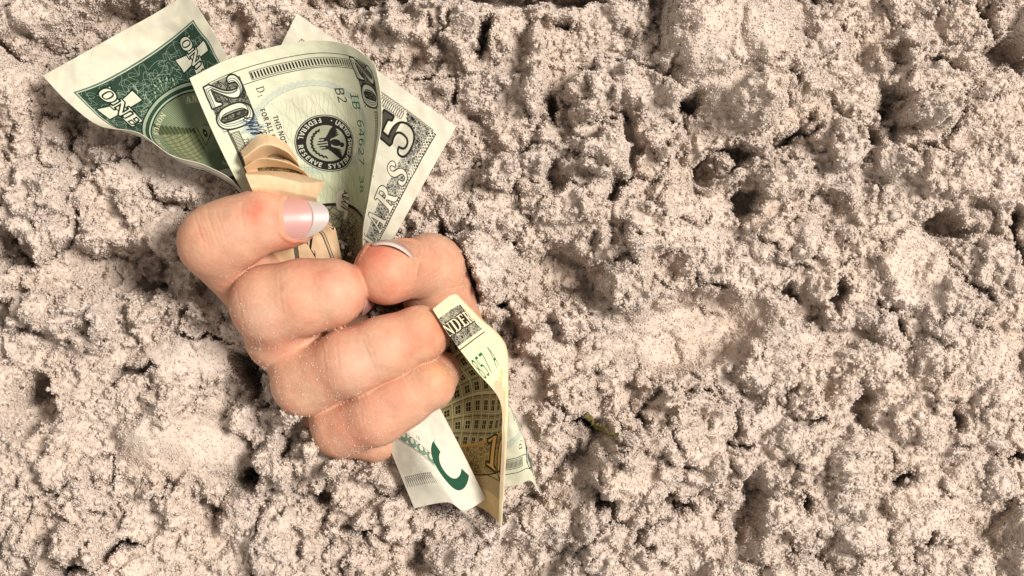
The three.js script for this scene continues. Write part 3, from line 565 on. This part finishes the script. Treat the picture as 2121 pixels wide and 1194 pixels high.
// ten, front: the turned-over flap; the sheet as it lies there
const tenFlap = canvas('#f7e8c4', (g, W, H) => {
  g.fillStyle = '#f0dcb4'; g.fillRect(460, 0, W, H);
  // header band
  g.fillStyle = '#34322d'; g.fillRect(0, 70, 330, 165); lace(g, 0, 70, 330, 60, '#d9d2ba', 40, 1.5, 91); lace(g, 0, 180, 330, 55, '#d9d2ba', 40, 1.5, 92);
  g.font = 'bold 92px serif'; g.textAlign = 'center'; g.strokeStyle = '#34322d'; g.lineWidth = 12; g.fillStyle = '#f7e8c4'; g.save(); g.translate(160, 186); g.scale(1.35, 1); g.strokeText('NDER', 0, 0); g.fillText('NDER', 0, 0); g.restore();
  g.strokeStyle = '#34322d'; g.lineWidth = 4; g.beginPath(); g.moveTo(0, 250); g.lineTo(330, 250); g.stroke();
  g.fillStyle = '#15794a'; g.font = '132px monospace'; g.textAlign = 'left'; g.save(); g.translate(6, 400); g.scale(0.6, 1); g.fillText('857 A', 0, 0); g.restore();
  for (let i = 0; i < 16; i++) { g.strokeStyle = 'rgba(214,120,95,0.75)'; g.lineWidth = 3; g.beginPath(); g.ellipse(110, 560, 12 + i * 8, 9 + i * 7, 0.5, 0, 6.29); g.stroke(); }
  for (let i = 0; i < 14; i++) { g.strokeStyle = 'rgba(214,120,95,0.7)'; g.lineWidth = 3; g.beginPath(); g.ellipse(250, 800, 10 + i * 7, 16 + i * 9, -0.4, 0, 6.29); g.stroke(); }
  g.fillStyle = '#d9b400'; g.font = 'bold 46px serif'; for (const [x, y] of [[170, 475], [232, 455], [205, 545], [262, 530], [190, 640], [250, 615], [225, 700]]) g.fillText('10', x, y);
}, 1024, 1024);
const tenBack = canvas('#eccb94', (g, W, H) => {
  g.fillStyle = '#c3b683'; g.fillRect(0, 0, W, 690);
  // a long office front of stone, drawn as engraved print
  g.save(); g.rotate(0.2);
  hatch(g, -100, -300, W + 400, 1100, '#7a7145', 6, 2.2, 0.02);
  for (let r = 0; r < 11; r++) { const y = -280 + r * 92; g.fillStyle = r % 3 ? '#d8cb95' : '#e6d9a6'; g.fillRect(-100, y + 66, W + 400, r % 3 ? 6 : 14); g.fillStyle = '#5a5230'; g.fillRect(-100, y + 80, W + 400, 4);
    for (let c = 0; c < 20; c++) { const x = -60 + c * 60, t = 0.8 + 0.4 * hash(c, r, 9); g.fillStyle = '#ddd09c'; g.fillRect(x - 5, y + 6, 38, 54); g.fillStyle = t > 1 ? '#3d3a20' : '#4a4526'; g.fillRect(x, y + 12, 28, 44); g.fillStyle = '#c3b683'; g.fillRect(x + 12, y + 12, 3, 44); g.fillRect(x, y + 32, 28, 3); g.fillStyle = '#e6dba8'; g.fillRect(x + 40, y - 26, 6, 92); } }
  g.restore();
  for (let i = 0; i < 900; i++) { g.fillStyle = hash(i, 1, 5) < 0.7 ? '#4a4c2a' : '#8d8a58'; const a = hash(i, 2, 5) * 6.28, r = 150 * Math.sqrt(hash(i, 3, 5)); g.beginPath(); g.arc(800 + r * Math.cos(a) * 0.9, 470 + r * Math.sin(a), 5, 0, 6.29); g.fill(); }
  g.fillStyle = '#d8a95c'; g.fillRect(0, 640, W, 16); g.fillStyle = '#7d6a3e'; g.fillRect(0, 656, W, 130); lace(g, 0, 656, W, 130, '#d9b878', 90, 2, 95);
  numeral(g, '10', 420, 730, 190, '#ecbe70', '#4f4020', 'serif', 8, 1.3, 0.35); numeral(g, 'S', 640, 720, 130, '#ecbe70', '#4f4020', 'serif', 6, 1.2, 0.3);
  g.strokeStyle = '#4a3a1a'; g.lineWidth = 6; g.beginPath(); g.moveTo(0, 792); g.lineTo(W, 792); g.stroke();
}, 1024, 1024);
// tan crumpled note
const tanNote = canvas('#f8d8b0', (g, W, H) => {
  g.strokeStyle = '#5a4526'; g.lineWidth = 4; g.save(); g.translate(560, 250); for (const [a, b] of [[190, 60], [172, 50], [150, 40]]) { g.beginPath(); g.ellipse(0, 0, a, b, -0.05, 0, 6.29); g.stroke(); } g.restore(); lace(g, 420, 225, 280, 50, '#7a5d33', 60, 2, 51);
  g.fillStyle = '#8a7150'; g.fillRect(180, 425, 690, 52); lace(g, 180, 425, 690, 52, '#3a2c16', 70, 2.4, 52); lace(g, 180, 425, 690, 52, '#e0c596', 30, 2, 53);
  // deep end, in the gap between the fingers
  g.fillStyle = INK; g.font = 'bold 120px serif'; g.save(); g.translate(560, 930); g.rotate(0.5); g.fillText('ZZ', -60, 0); g.restore();
  g.save(); g.translate(800, 900); g.rotate(-0.7); g.fillRect(-10, -160, 22, 320); g.fillRect(24, -160, 8, 320); hatch(g, -10, -160, 22, 320, '#f6e3c0', 16, 5, 0); g.restore();
  g.save(); g.translate(860, 760); g.rotate(0.9); g.font = '90px monospace'; g.fillText('75 9', 0, 0); g.restore();
  g.save(); g.translate(340, 960); g.rotate(0.5); g.fillRect(0, -90, 60, 200); hatch(g, 0, -90, 60, 200, '#d8cfb4', 12, 3, 0.2); g.restore();
}, 1024, 1024);
const tanBack = canvas('#f0cf9c', (g, W, H) => { lace(g, 0, H * 0.7, W, H * 0.3, '#7d6a3c', 80, 2, 61); }, 512, 512);
// one, back
const oneBack = canvas('#e9e4d0', (g, W, H) => {
  const G = '#5b7565', L = '#dfe0cc';
  g.fillStyle = G; g.fillRect(150, 62, W - 300, H - 124); g.strokeStyle = L; g.lineWidth = 4; g.strokeRect(160, 72, W - 320, H - 144);
  hatch(g, 164, 76, W - 328, H - 152, '#1c3327', 7, 3, 0.6); hatch(g, 164, 76, W - 328, H - 152, '#1c3327', 7, 3, -0.6); lace(g, 164, 76, W - 328, H - 152, 'rgba(190,205,185,0.75)', 190, 1.8, 101);
  const one = (x, y, rot) => {
    g.save(); g.translate(x, y); g.rotate(rot);
    g.fillStyle = L; g.strokeStyle = '#12281d'; g.lineWidth = 6;
    g.beginPath(); g.moveTo(-34, -110); g.lineTo(34, -110); g.lineTo(24, 0); g.lineTo(40, 106); g.lineTo(-40, 106); g.lineTo(-24, 0); g.closePath(); g.fill(); g.stroke();
    g.beginPath(); g.moveTo(-110, -52); g.quadraticCurveTo(-60, -18, 0, -22); g.quadraticCurveTo(60, -18, 110, -52); g.lineTo(104, 46); g.quadraticCurveTo(60, 18, 0, 22); g.quadraticCurveTo(-60, 18, -104, 46); g.closePath(); g.fill(); g.stroke();
    g.restore();
    numeral(g, 'ONE', x, y, 98, L, '#12281d', 'serif', 5, 1.1, rot);
  };
  one(300, 200, 0.15); one(300, H - 200, -0.15); one(W - 300, 200, -0.15); one(W - 300, H - 200, 0.15);
  // scroll leaves at the end of the roundel
  for (const [lx, ly, d] of [[330, H / 2 - 60, -0.5], [330, H / 2 + 60, 0.5], [300, H / 2, 0]]) for (let i = 0; i < 7; i++) { g.save(); g.translate(lx + 60, ly); g.rotate(Math.PI + d + (i - 3) * 0.22); g.fillStyle = i % 2 ? '#9fae97' : '#5f7d69'; g.strokeStyle = '#10281c'; g.lineWidth = 3; g.beginPath(); g.ellipse(52, 0, 50 - Math.abs(i - 3) * 5, 9, 0.2, 0, 6.29); g.fill(); g.stroke(); for (let q = 0; q < 4; q++) { g.beginPath(); g.arc(30 + q * 18, 0, 3, 0, 6.29); g.stroke(); } g.restore(); }
  // roundel
  for (const [r, c] of [[282, '#163023'], [276, '#a9b49d'], [262, '#3d5c48'], [244, '#b9c2ab'], [236, '#163023']]) { g.fillStyle = c; g.beginPath(); g.arc(620, H / 2, r, 0, 6.29); g.fill(); }
  for (let i = 0; i < 120; i++) { const a = i / 120 * 6.283; g.strokeStyle = '#24402f'; g.lineWidth = 4; g.beginPath(); g.arc(620 + 253 * Math.cos(a), H / 2 + 253 * Math.sin(a), 6, 0, 6.29); g.stroke(); }
  g.save(); g.beginPath(); g.arc(620, H / 2, 230, 0, 6.29); g.clip(); g.fillStyle = '#8c9a7c'; g.fillRect(380, 190, 480, 500); hatch(g, 380, 190, 480, 500, '#4d5a42', 7, 2, 0);
  for (let i = 0; i < 60; i++) { const a = i / 60 * 6.283; g.strokeStyle = 'rgba(200,200,165,0.55)'; g.lineWidth = 2.5; g.beginPath(); g.moveTo(620 + 40 * Math.cos(a), 350 + 40 * Math.sin(a)); g.lineTo(620 + 105 * Math.cos(a), 350 + 105 * Math.sin(a)); g.stroke(); }
  g.fillStyle = '#a7a983'; g.beginPath(); g.moveTo(620, 300); g.lineTo(672, 388); g.lineTo(568, 388); g.fill(); g.strokeStyle = '#2b3322'; g.lineWidth = 4; g.stroke(); g.fillStyle = '#2b3322'; g.beginPath(); g.ellipse(620, 360, 22, 11, 0, 0, 6.29); g.fill(); g.fillStyle = '#c6c6a2'; g.beginPath(); g.arc(620, 360, 5, 0, 6.29); g.fill();
  for (let r = 0; r < 11; r++) { const y = 404 + r * 17, w = 62 + r * 11.5; g.fillStyle = r % 2 ? '#8f936c' : '#7c815d'; g.fillRect(620 - w, y, 2 * w, 14); g.fillStyle = '#39402b'; for (let x = -w; x < w; x += 22) g.fillRect(620 + x + (r % 2) * 11, y, 3, 14); g.fillStyle = '#4a5238'; g.fillRect(620 - w, y, w * 0.36, 15); }
  g.restore();
  ringText(g, 'ANNUIT', 620, H / 2, 200, -2.75, 0.95, 44, '#d5d5b4', 'serif'); ringText(g, 'COEPTIS', 620, H / 2, 200, -1.3, 0.98, 44, '#d5d5b4', 'serif'); ringText(g, 'NOVUS ORDO SECLORUM', 620, H / 2, 208, 2.75, -2.4, 34, '#d5d5b4', 'serif');
  g.fillStyle = L; g.font = 'bold 330px serif'; g.textAlign = 'center'; g.fillText('ONE', 1180, 560);
});
const oneFront = canvas('#e9e5d5', (g, W, H) => { g.strokeStyle = INK; g.lineWidth = 5; g.strokeRect(60, 50, W - 120, H - 100); g.fillStyle = '#35332d'; g.fillRect(62, H - 150, W - 124, 84); lace(g, 62, H - 150, W - 124, 84, '#d9d5c4', 90, 2, 112); lace(g, 62, 52, W - 124, 70, INK, 90, 2, 111); numeral(g, '1', 120, 110, 110, '#e9e5d5', INK); }, 1024, 436);

// ---------------------------------------------------------------- notes
const cr = (a, b, c, d, t) => 0.5 * (2 * b + (c - a) * t + (2 * a - 5 * b + 4 * c - d) * t * t + (3 * b - a - 3 * c + d) * t * t * t);
function crv(list, t) { // Catmull-Rom through points
  const n = list.length - 1, x = clamp(t) * n, i = Math.min(n - 1, Math.floor(x)), f = x - i, g = (k) => list[clamp(k, 0, n)];
  const a = i ? g(i - 1) : g(0).map((q, k) => 2 * q - g(1)[k]), d = i + 2 <= n ? g(i + 2) : g(n).map((q, k) => 2 * q - g(n - 1)[k]);
  return g(i).map((_, k) => cr(a[k], g(i)[k], g(i + 1)[k], d[k], f));
}
function note(name, rows, o) {
  const U = o.nu ?? 64, V = o.nv ?? 96, grid = [], arcs = new Float32Array(V + 1);
  for (let j = 0; j <= V; j++) {
    const lin = (l, t) => { const n = l.length - 1, x = t * n, i = Math.min(n - 1, Math.floor(x)); return l[i].map((q, k) => lerp(q, l[i + 1][k], x - i)); };
    const cols = rows[0].map((_, c) => { const l = rows.map((r) => r[c]), a = crv(l, j / V), b = lin(l, j / V); return a.map((q, k) => lerp(q, b[k], o.sharp ?? 0)); }), line = [];
    for (let i = 0; i <= U; i++) { const [x, y, h] = crv(cols, i / U); const w = (o.wrinkle ?? 3) * (gn(x / 55 + (o.sd ?? 0), y / 55, 401) + 0.4 * gn(x / 19 + (o.sd ?? 0), y / 19, 402)) + (o.crease ?? 5) * (0.35 - Math.abs(gn(x / 110 + (o.sd ?? 0) * 1.7, y / 75, 403))) + 2.5 * (0.3 - Math.abs(gn(x / 40 + (o.sd ?? 0), y / 52, 404))); line.push(at(x, y, h + w)); }
    grid.push(line);
  }
  for (let j = 1; j <= V; j++) { let s = 0; for (let i = 0; i <= U; i += 8) s += grid[j][i].distanceTo(grid[j - 1][i]); arcs[j] = arcs[j - 1] + s / (Math.floor(U / 8) + 1); }
  const ru = (o.evenU ? null : (j) => { const a = [0]; for (let i = 1; i <= U; i++) a.push(a[i - 1] + grid[j][i].distanceTo(grid[j][i - 1])); return a.map((x) => x / a[U]); });
  const org = grid[0][Math.floor(U / 2)].clone(), N = (U + 1) * (V + 1), pos = [], uv = [], nrm = [];
  const nn = new THREE.Vector3(), du = new THREE.Vector3(), dv = new THREE.Vector3();
  const T = 0.9;
  const fr = [], bk = [], uvs = [];
  for (let j = 0; j <= V; j++) {
    const across = ru ? ru(j) : null;
    for (let i = 0; i <= U; i++) {
      du.copy(grid[j][Math.min(U, i + 1)]).sub(grid[j][Math.max(0, i - 1)]); dv.copy(grid[Math.min(V, j + 1)][i]).sub(grid[Math.max(0, j - 1)][i]);
      nn.crossVectors(dv, du).normalize();
      const c = grid[j][i].clone().sub(org);
      fr.push(c.clone().addScaledVector(nn, T / 2).multiplyScalar(S)); bk.push(c.clone().addScaledVector(nn, -T / 2).multiplyScalar(S)); nrm.push(nn.clone());
      uvs.push(o.uv(across ? across[i] : i / U, o.evenV ? j / V : arcs[j] / (o.full ?? arcs[V])));
    }
  }
  const W = U + 1, faces = (flip) => { const idx = []; for (let j = 0; j < V; j++) for (let i = 0; i < U; i++) { const a = j * W + i, b = a + 1, c = a + W, d = c + 1; flip ? idx.push(a, b, c, b, d, c) : idx.push(a, c, b, b, c, d); } return idx; };
  const make = (pts, sign, uvf, idx) => { const g = new THREE.BufferGeometry(); g.setAttribute('position', new THREE.Float32BufferAttribute(pts.flatMap((p) => p.toArray()), 3)); g.setAttribute('normal', new THREE.Float32BufferAttribute(nrm.flatMap((n) => [n.x * sign, n.y * sign, n.z * sign]), 3)); g.setAttribute('uv', new THREE.Float32BufferAttribute(uvs.flatMap(uvf), 2)); g.setIndex(idx); return g; };
  const top = make(fr, 1, ([u, v]) => [u, v], faces(false)), under = make(bk, -1, o.backUv ?? (([u, v]) => [1 - u, v]), faces(true));
  // cut edge
  const ring = []; for (let i = 0; i < U; i++) ring.push(i); for (let j = 0; j < V; j++) ring.push(j * W + U); for (let i = U; i > 0; i--) ring.push(V * W + i); for (let j = V; j > 0; j--) ring.push(j * W);
  const ep = [], ei = []; ring.forEach((k) => { ep.push(...fr[k].toArray(), ...bk[k].toArray()); }); for (let k = 0; k < ring.length; k++) { const a = 2 * k, b = 2 * ((k + 1) % ring.length); ei.push(a, a + 1, b, b, a + 1, b + 1); }
  const eg = new THREE.BufferGeometry(); eg.setAttribute('position', new THREE.Float32BufferAttribute(ep, 3)); eg.setIndex(ei); eg.computeVertexNormals(); eg.setAttribute('uv', new THREE.Float32BufferAttribute(new Float32Array(ring.length * 4).fill(0.002), 2));
  const g = mergeGeometries([top, under, eg], true);
  const paper = (map) => new THREE.MeshPhysicalMaterial({ map, color: new THREE.Color().setRGB(0.80, 0.79, 0.76), roughness: 0.95, specularIntensity: 0.25, transmission: 0.1, thickness: 0, side: THREE.DoubleSide });
  const m = new THREE.Mesh(g, [paper(o.front), paper(o.back), new THREE.MeshStandardMaterial({ color: new THREE.Color(o.edge ?? '#d8d2bd'), roughness: 0.9 })]);
  m.name = name; m.position.copy(org).multiplyScalar(S); tag(m, o.label, 'banknote', { group: 'banknotes clutched in the fist' });
  scene.add(shade(m)); return m;
}
const LEN = 1114;
note('one_dollar_note', [
  [[88, 157, 130], [160, 117, 150], [240, 72, 160], [320, 28, 168], [388, -14, 205]],
  [[140, 212, 155], [215, 190, 142], [290, 150, 132], [360, 100, 142], [425, 40, 205]],
  [[205, 260, 192], [270, 258, 142], [332, 230, 112], [400, 180, 115], [458, 95, 185]],
  [[285, 275, 220], [335, 306, 155], [385, 300, 112], [440, 250, 100], [490, 165, 150]],
  [[355, 322, 210], [390, 346, 160], [430, 348, 115], [478, 310, 90], [525, 240, 110]],
  [[430, 345, 195], [450, 368, 155], [482, 380, 112], [520, 370, 90], [560, 320, 90]],
  [[500, 395, 165], [512, 420, 140], [528, 430, 110], [555, 430, 90], [590, 420, 80]],
  [[575, 540, 70], [585, 545, 65], [600, 550, 60], [620, 550, 55], [640, 540, 50]],
], { front: oneBack, back: oneFront, uv: (a, b) => [b, a], backUv: ([u, v]) => [1 - u, v], full: LEN * 0.76, sd: 3, wrinkle: 4, label: 'dark green one dollar note with a pyramid, leaning out to the left of the fist' });
note('five_dollar_note', [
  [[615, 28, 110], [700, 88, 140], [780, 145, 152], [862, 203, 158], [945, 262, 165]],
  [[575, 110, 104], [655, 165, 122], [745, 215, 138], [825, 270, 148], [903, 336, 158]],
  [[545, 190, 98], [620, 250, 104], [710, 300, 118], [790, 345, 138], [860, 412, 150]],
  [[540, 290, 88], [610, 345, 88], [690, 395, 98], [760, 430, 122], [818, 488, 135]],
  [[590, 450, 66], [640, 480, 64], [700, 500, 66], [750, 520, 84], [785, 540, 96]],
  [[640, 600, 34], [670, 610, 30], [710, 620, 30], [740, 620, 36], [765, 620, 42]],
], { front: fiveFront, back: fiveBackPlain, uv: (a, b) => [1 - b, 1 - a], backUv: ([u, v]) => [1 - u, v], full: LEN * 0.72, sd: 9, wrinkle: 2, label: 'cream five dollar note sticking up behind the thumb, its corner pointing right' });
note('twenty_dollar_note', [
  [[392, 162, 218], [470, 124, 202], [560, 98, 195], [650, 84, 208], [725, 95, 255], [777, 133, 305]],
  [[425, 240, 208], [505, 207, 182], [595, 180, 166], [685, 166, 178], [752, 172, 235], [788, 192, 305]],
  [[458, 312, 198], [540, 290, 165], [625, 270, 140], [705, 260, 146], [764, 262, 218], [790, 258, 302]],
  [[490, 375, 188], [570, 370, 150], [645, 360, 115], [715, 355, 120], [758, 360, 200], [778, 330, 288]],
  [[525, 430, 172], [600, 440, 130], [660, 445, 95], [718, 450, 95], [748, 450, 160], [764, 410, 262]],
  [[570, 500, 120], [620, 515, 90], [670, 525, 70], [715, 530, 70], [740, 525, 110], [752, 490, 205]],
  [[620, 620, 55], [650, 625, 45], [690, 630, 38], [720, 630, 38], [745, 620, 55], [758, 590, 100]],
], { front: twentyFront, back: twentyBack, uv: (a, b) => [b, a], backUv: ([u, v]) => [1 - u, v], full: LEN * 0.76, sd: 17, wrinkle: 3, label: 'pale green twenty dollar note curling open above the index finger, black round seal showing' });
note('tan_note', [
  [[498, 314, 205], [541, 279, 212], [588, 294, 212], [614, 328, 200]],
  [[504, 328, 238], [547, 300, 248], [590, 312, 242], [617, 338, 222]],
  [[508, 342, 214], [552, 328, 196], [592, 330, 190], [621, 348, 196]],
  [[506, 347, 250], [540, 328, 266], [592, 336, 260], [627, 352, 236]],
  [[511, 357, 228], [552, 352, 212], [602, 354, 206], [642, 368, 212]],
  [[508, 362, 268], [557, 364, 276], [625, 379, 276], [673, 377, 294]],
  [[520, 390, 268], [562, 392, 268], [612, 401, 268], [656, 411, 270]],
  [[538, 425, 225], [578, 432, 220], [622, 440, 205], [655, 440, 195]],
  [[552, 490, 150], [602, 492, 140], [652, 490, 130], [694, 472, 125]],
  [[575, 560, 80], [620, 570, 75], [670, 570, 70], [712, 560, 70]],
], { front: tanNote, back: tanBack, uv: (a, b) => [a, 1 - b], evenV: true, nv: 140, sharp: 0.75, edge: '#dcb983', sd: 23, wrinkle: 2.5, label: 'tan note crumpled into pleats just above the index fingernail' });
note('ten_dollar_note', [
  [[880, 730, 60], [908, 700, 120], [935, 650, 190], [952, 618, 235], [935, 612, 258], [896, 641, 268]],
  [[885, 800, 50], [938, 765, 110], [985, 715, 185], [993, 660, 238], [975, 662, 262], [928, 692, 272]],
  [[900, 850, 45], [972, 800, 100], [1028, 765, 175], [1047, 716, 235], [1030, 725, 256], [984, 766, 270]],
  [[915, 890, 45], [985, 868, 100], [1034, 850, 170], [1052, 806, 236], [1047, 808, 250], [1034, 828, 256]],
  [[930, 935, 45], [984, 935, 95], [1030, 918, 165], [1049, 900, 232], [1047, 898, 240], [1040, 900, 236]],
  [[955, 1000, 45], [1000, 1010, 80], [1030, 1012, 135], [1044, 1000, 188], [1043, 1000, 196], [1036, 1002, 190]],
  [[984, 1046, 42], [1012, 1062, 62], [1031, 1080, 92], [1039, 1086, 120], [1038, 1088, 124], [1033, 1088, 120]],
], { front: tenBack, back: tenFlap, uv: (a, b) => [a, 1 - b], backUv: ([u, v]) => [(1 - u) * 1.5, v], evenU: true, evenV: true, nu: 90, edge: '#dcb387', sd: 31, wrinkle: 2, label: 'folded peach ten dollar note standing below the fist, green digits 857 A on its flap' });
note('five_dollar_note_001', [
  [[780, 850, 90], [826, 838, 105], [862, 828, 112], [890, 812, 112]],
  [[806, 925, 78], [848, 905, 124], [885, 890, 116], [916, 856, 118]],
  [[832, 990, 62], [886, 975, 122], [928, 975, 112], [962, 945, 108]],
  [[858, 1053, 56], [926, 1041, 96], [962, 1058, 92], [1006, 1035, 78]],
], { front: fiveLower, back: fiveBackPlain, uv: (a, b) => [a, 1 - b], evenU: true, evenV: true, sd: 41, wrinkle: 1.5, label: 'creased cream five dollar note hanging below the little finger, part of a big green numeral' });
note('twenty_dollar_note_001', [
  [[1036, 1010, 52], [1074, 1005, 62], [1098, 996, 66], [1114, 1017, 46]],
  [[1038, 945, 84], [1068, 938, 96], [1090, 932, 92], [1099, 955, 62]],
  [[1036, 885, 112], [1058, 882, 120], [1076, 888, 108], [1083, 908, 76]],
  [[1030, 832, 130], [1044, 834, 132], [1058, 846, 122], [1065, 858, 100]],
  [[1000, 790, 90], [1010, 790, 92], [1020, 795, 90], [1028, 800, 84]],
], { front: twentyBack, back: twentyFront, uv: (a, b) => [b, 0.52 - 0.52 * a], backUv: ([u, v]) => [u, v], full: LEN * 0.85, sd: 53, wrinkle: 3, label: 'narrow pale green end of a twenty dollar note behind the peach note' });

// ---------------------------------------------------------------- small things in the sand
const rim = (x, y) => { let m = -1e9; for (let a = 0; a < 12; a++) m = Math.max(m, HF[sandSample(x + 24 * Math.cos(a), y + 24 * Math.sin(a))]); return m; };
function lie(x, y, lift = 0) { return at(x, y, HF[sandSample(x, y)] + lift); }
{
  const pts = [[1212, 858], [1222, 868], [1232, 880], [1246, 888], [1262, 898], [1278, 905]].map(([x, y]) => at(x, y, rim(x, y) * 0.5 + 0.5 * rim(1245, 885) - 9)), o = pts[2].clone();
  const curve = new THREE.CatmullRomCurve3(pts.map((p) => p.clone().sub(o).multiplyScalar(S)));
  const g = new THREE.TubeGeometry(curve, 40, 4.2 * S, 9), p = g.attributes.position;
  for (let i = 0; i < p.count; i++) { const x = p.getX(i), y = p.getY(i), z = p.getZ(i), n = 5 * S * vn3(x / S / 4.5, y / S / 4.5, z / S / 4.5); p.setXYZ(i, x + n, y + n, z - n); }
  g.computeVertexNormals();
  const m = new THREE.Mesh(g, new THREE.MeshStandardMaterial({ color: new THREE.Color().setRGB(0.12, 0.10, 0.025), roughness: 0.95 })); m.name = 'moss_strand'; m.position.copy(o).multiplyScalar(S);
  tag(m, 'short olive green strand of moss lying in a crack right of the fist', 'moss'); scene.add(shade(m));
}
{
  const o = lie(1424, 820, 14), m = new THREE.Mesh(lumpGeo(6, 0.7, 77).scale(10 * S, 8 * S, 12 * S), new THREE.MeshStandardMaterial({ color: new THREE.Color().setRGB(0.26, 0.12, 0.035), roughness: 0.8 }));
  m.name = 'bark_crumb'; m.position.copy(o).multiplyScalar(S); tag(m, 'small rust brown crumb of bark on the pale sand', 'bark crumb'); scene.add(shade(m));
}
[[[[272, 940], [284, 962], [290, 985], [292, 1015], [290, 1045]], 'thin dark hair lying curved across the sand below the fist'], [[[2, 1004], [14, 992], [30, 975]], 'short thin dark hair on the sand at the very edge']].forEach(([l, label], i) => {
  const pts = l.map(([x, y]) => at(x, y, rim(x, y) + 6)), o = pts[0].clone(), g = new THREE.TubeGeometry(new THREE.CatmullRomCurve3(pts.map((p) => p.clone().sub(o).multiplyScalar(S))), 40, 0.45 * S, 5);
  const m = new THREE.Mesh(g, new THREE.MeshStandardMaterial({ color: new THREE.Color().setRGB(0.12, 0.08, 0.06), roughness: 0.6 })); m.name = i ? 'hair_001' : 'hair'; m.position.copy(o).multiplyScalar(S);
  tag(m, label, 'hair'); scene.add(shade(m));
});

renderer.render(scene, camera);
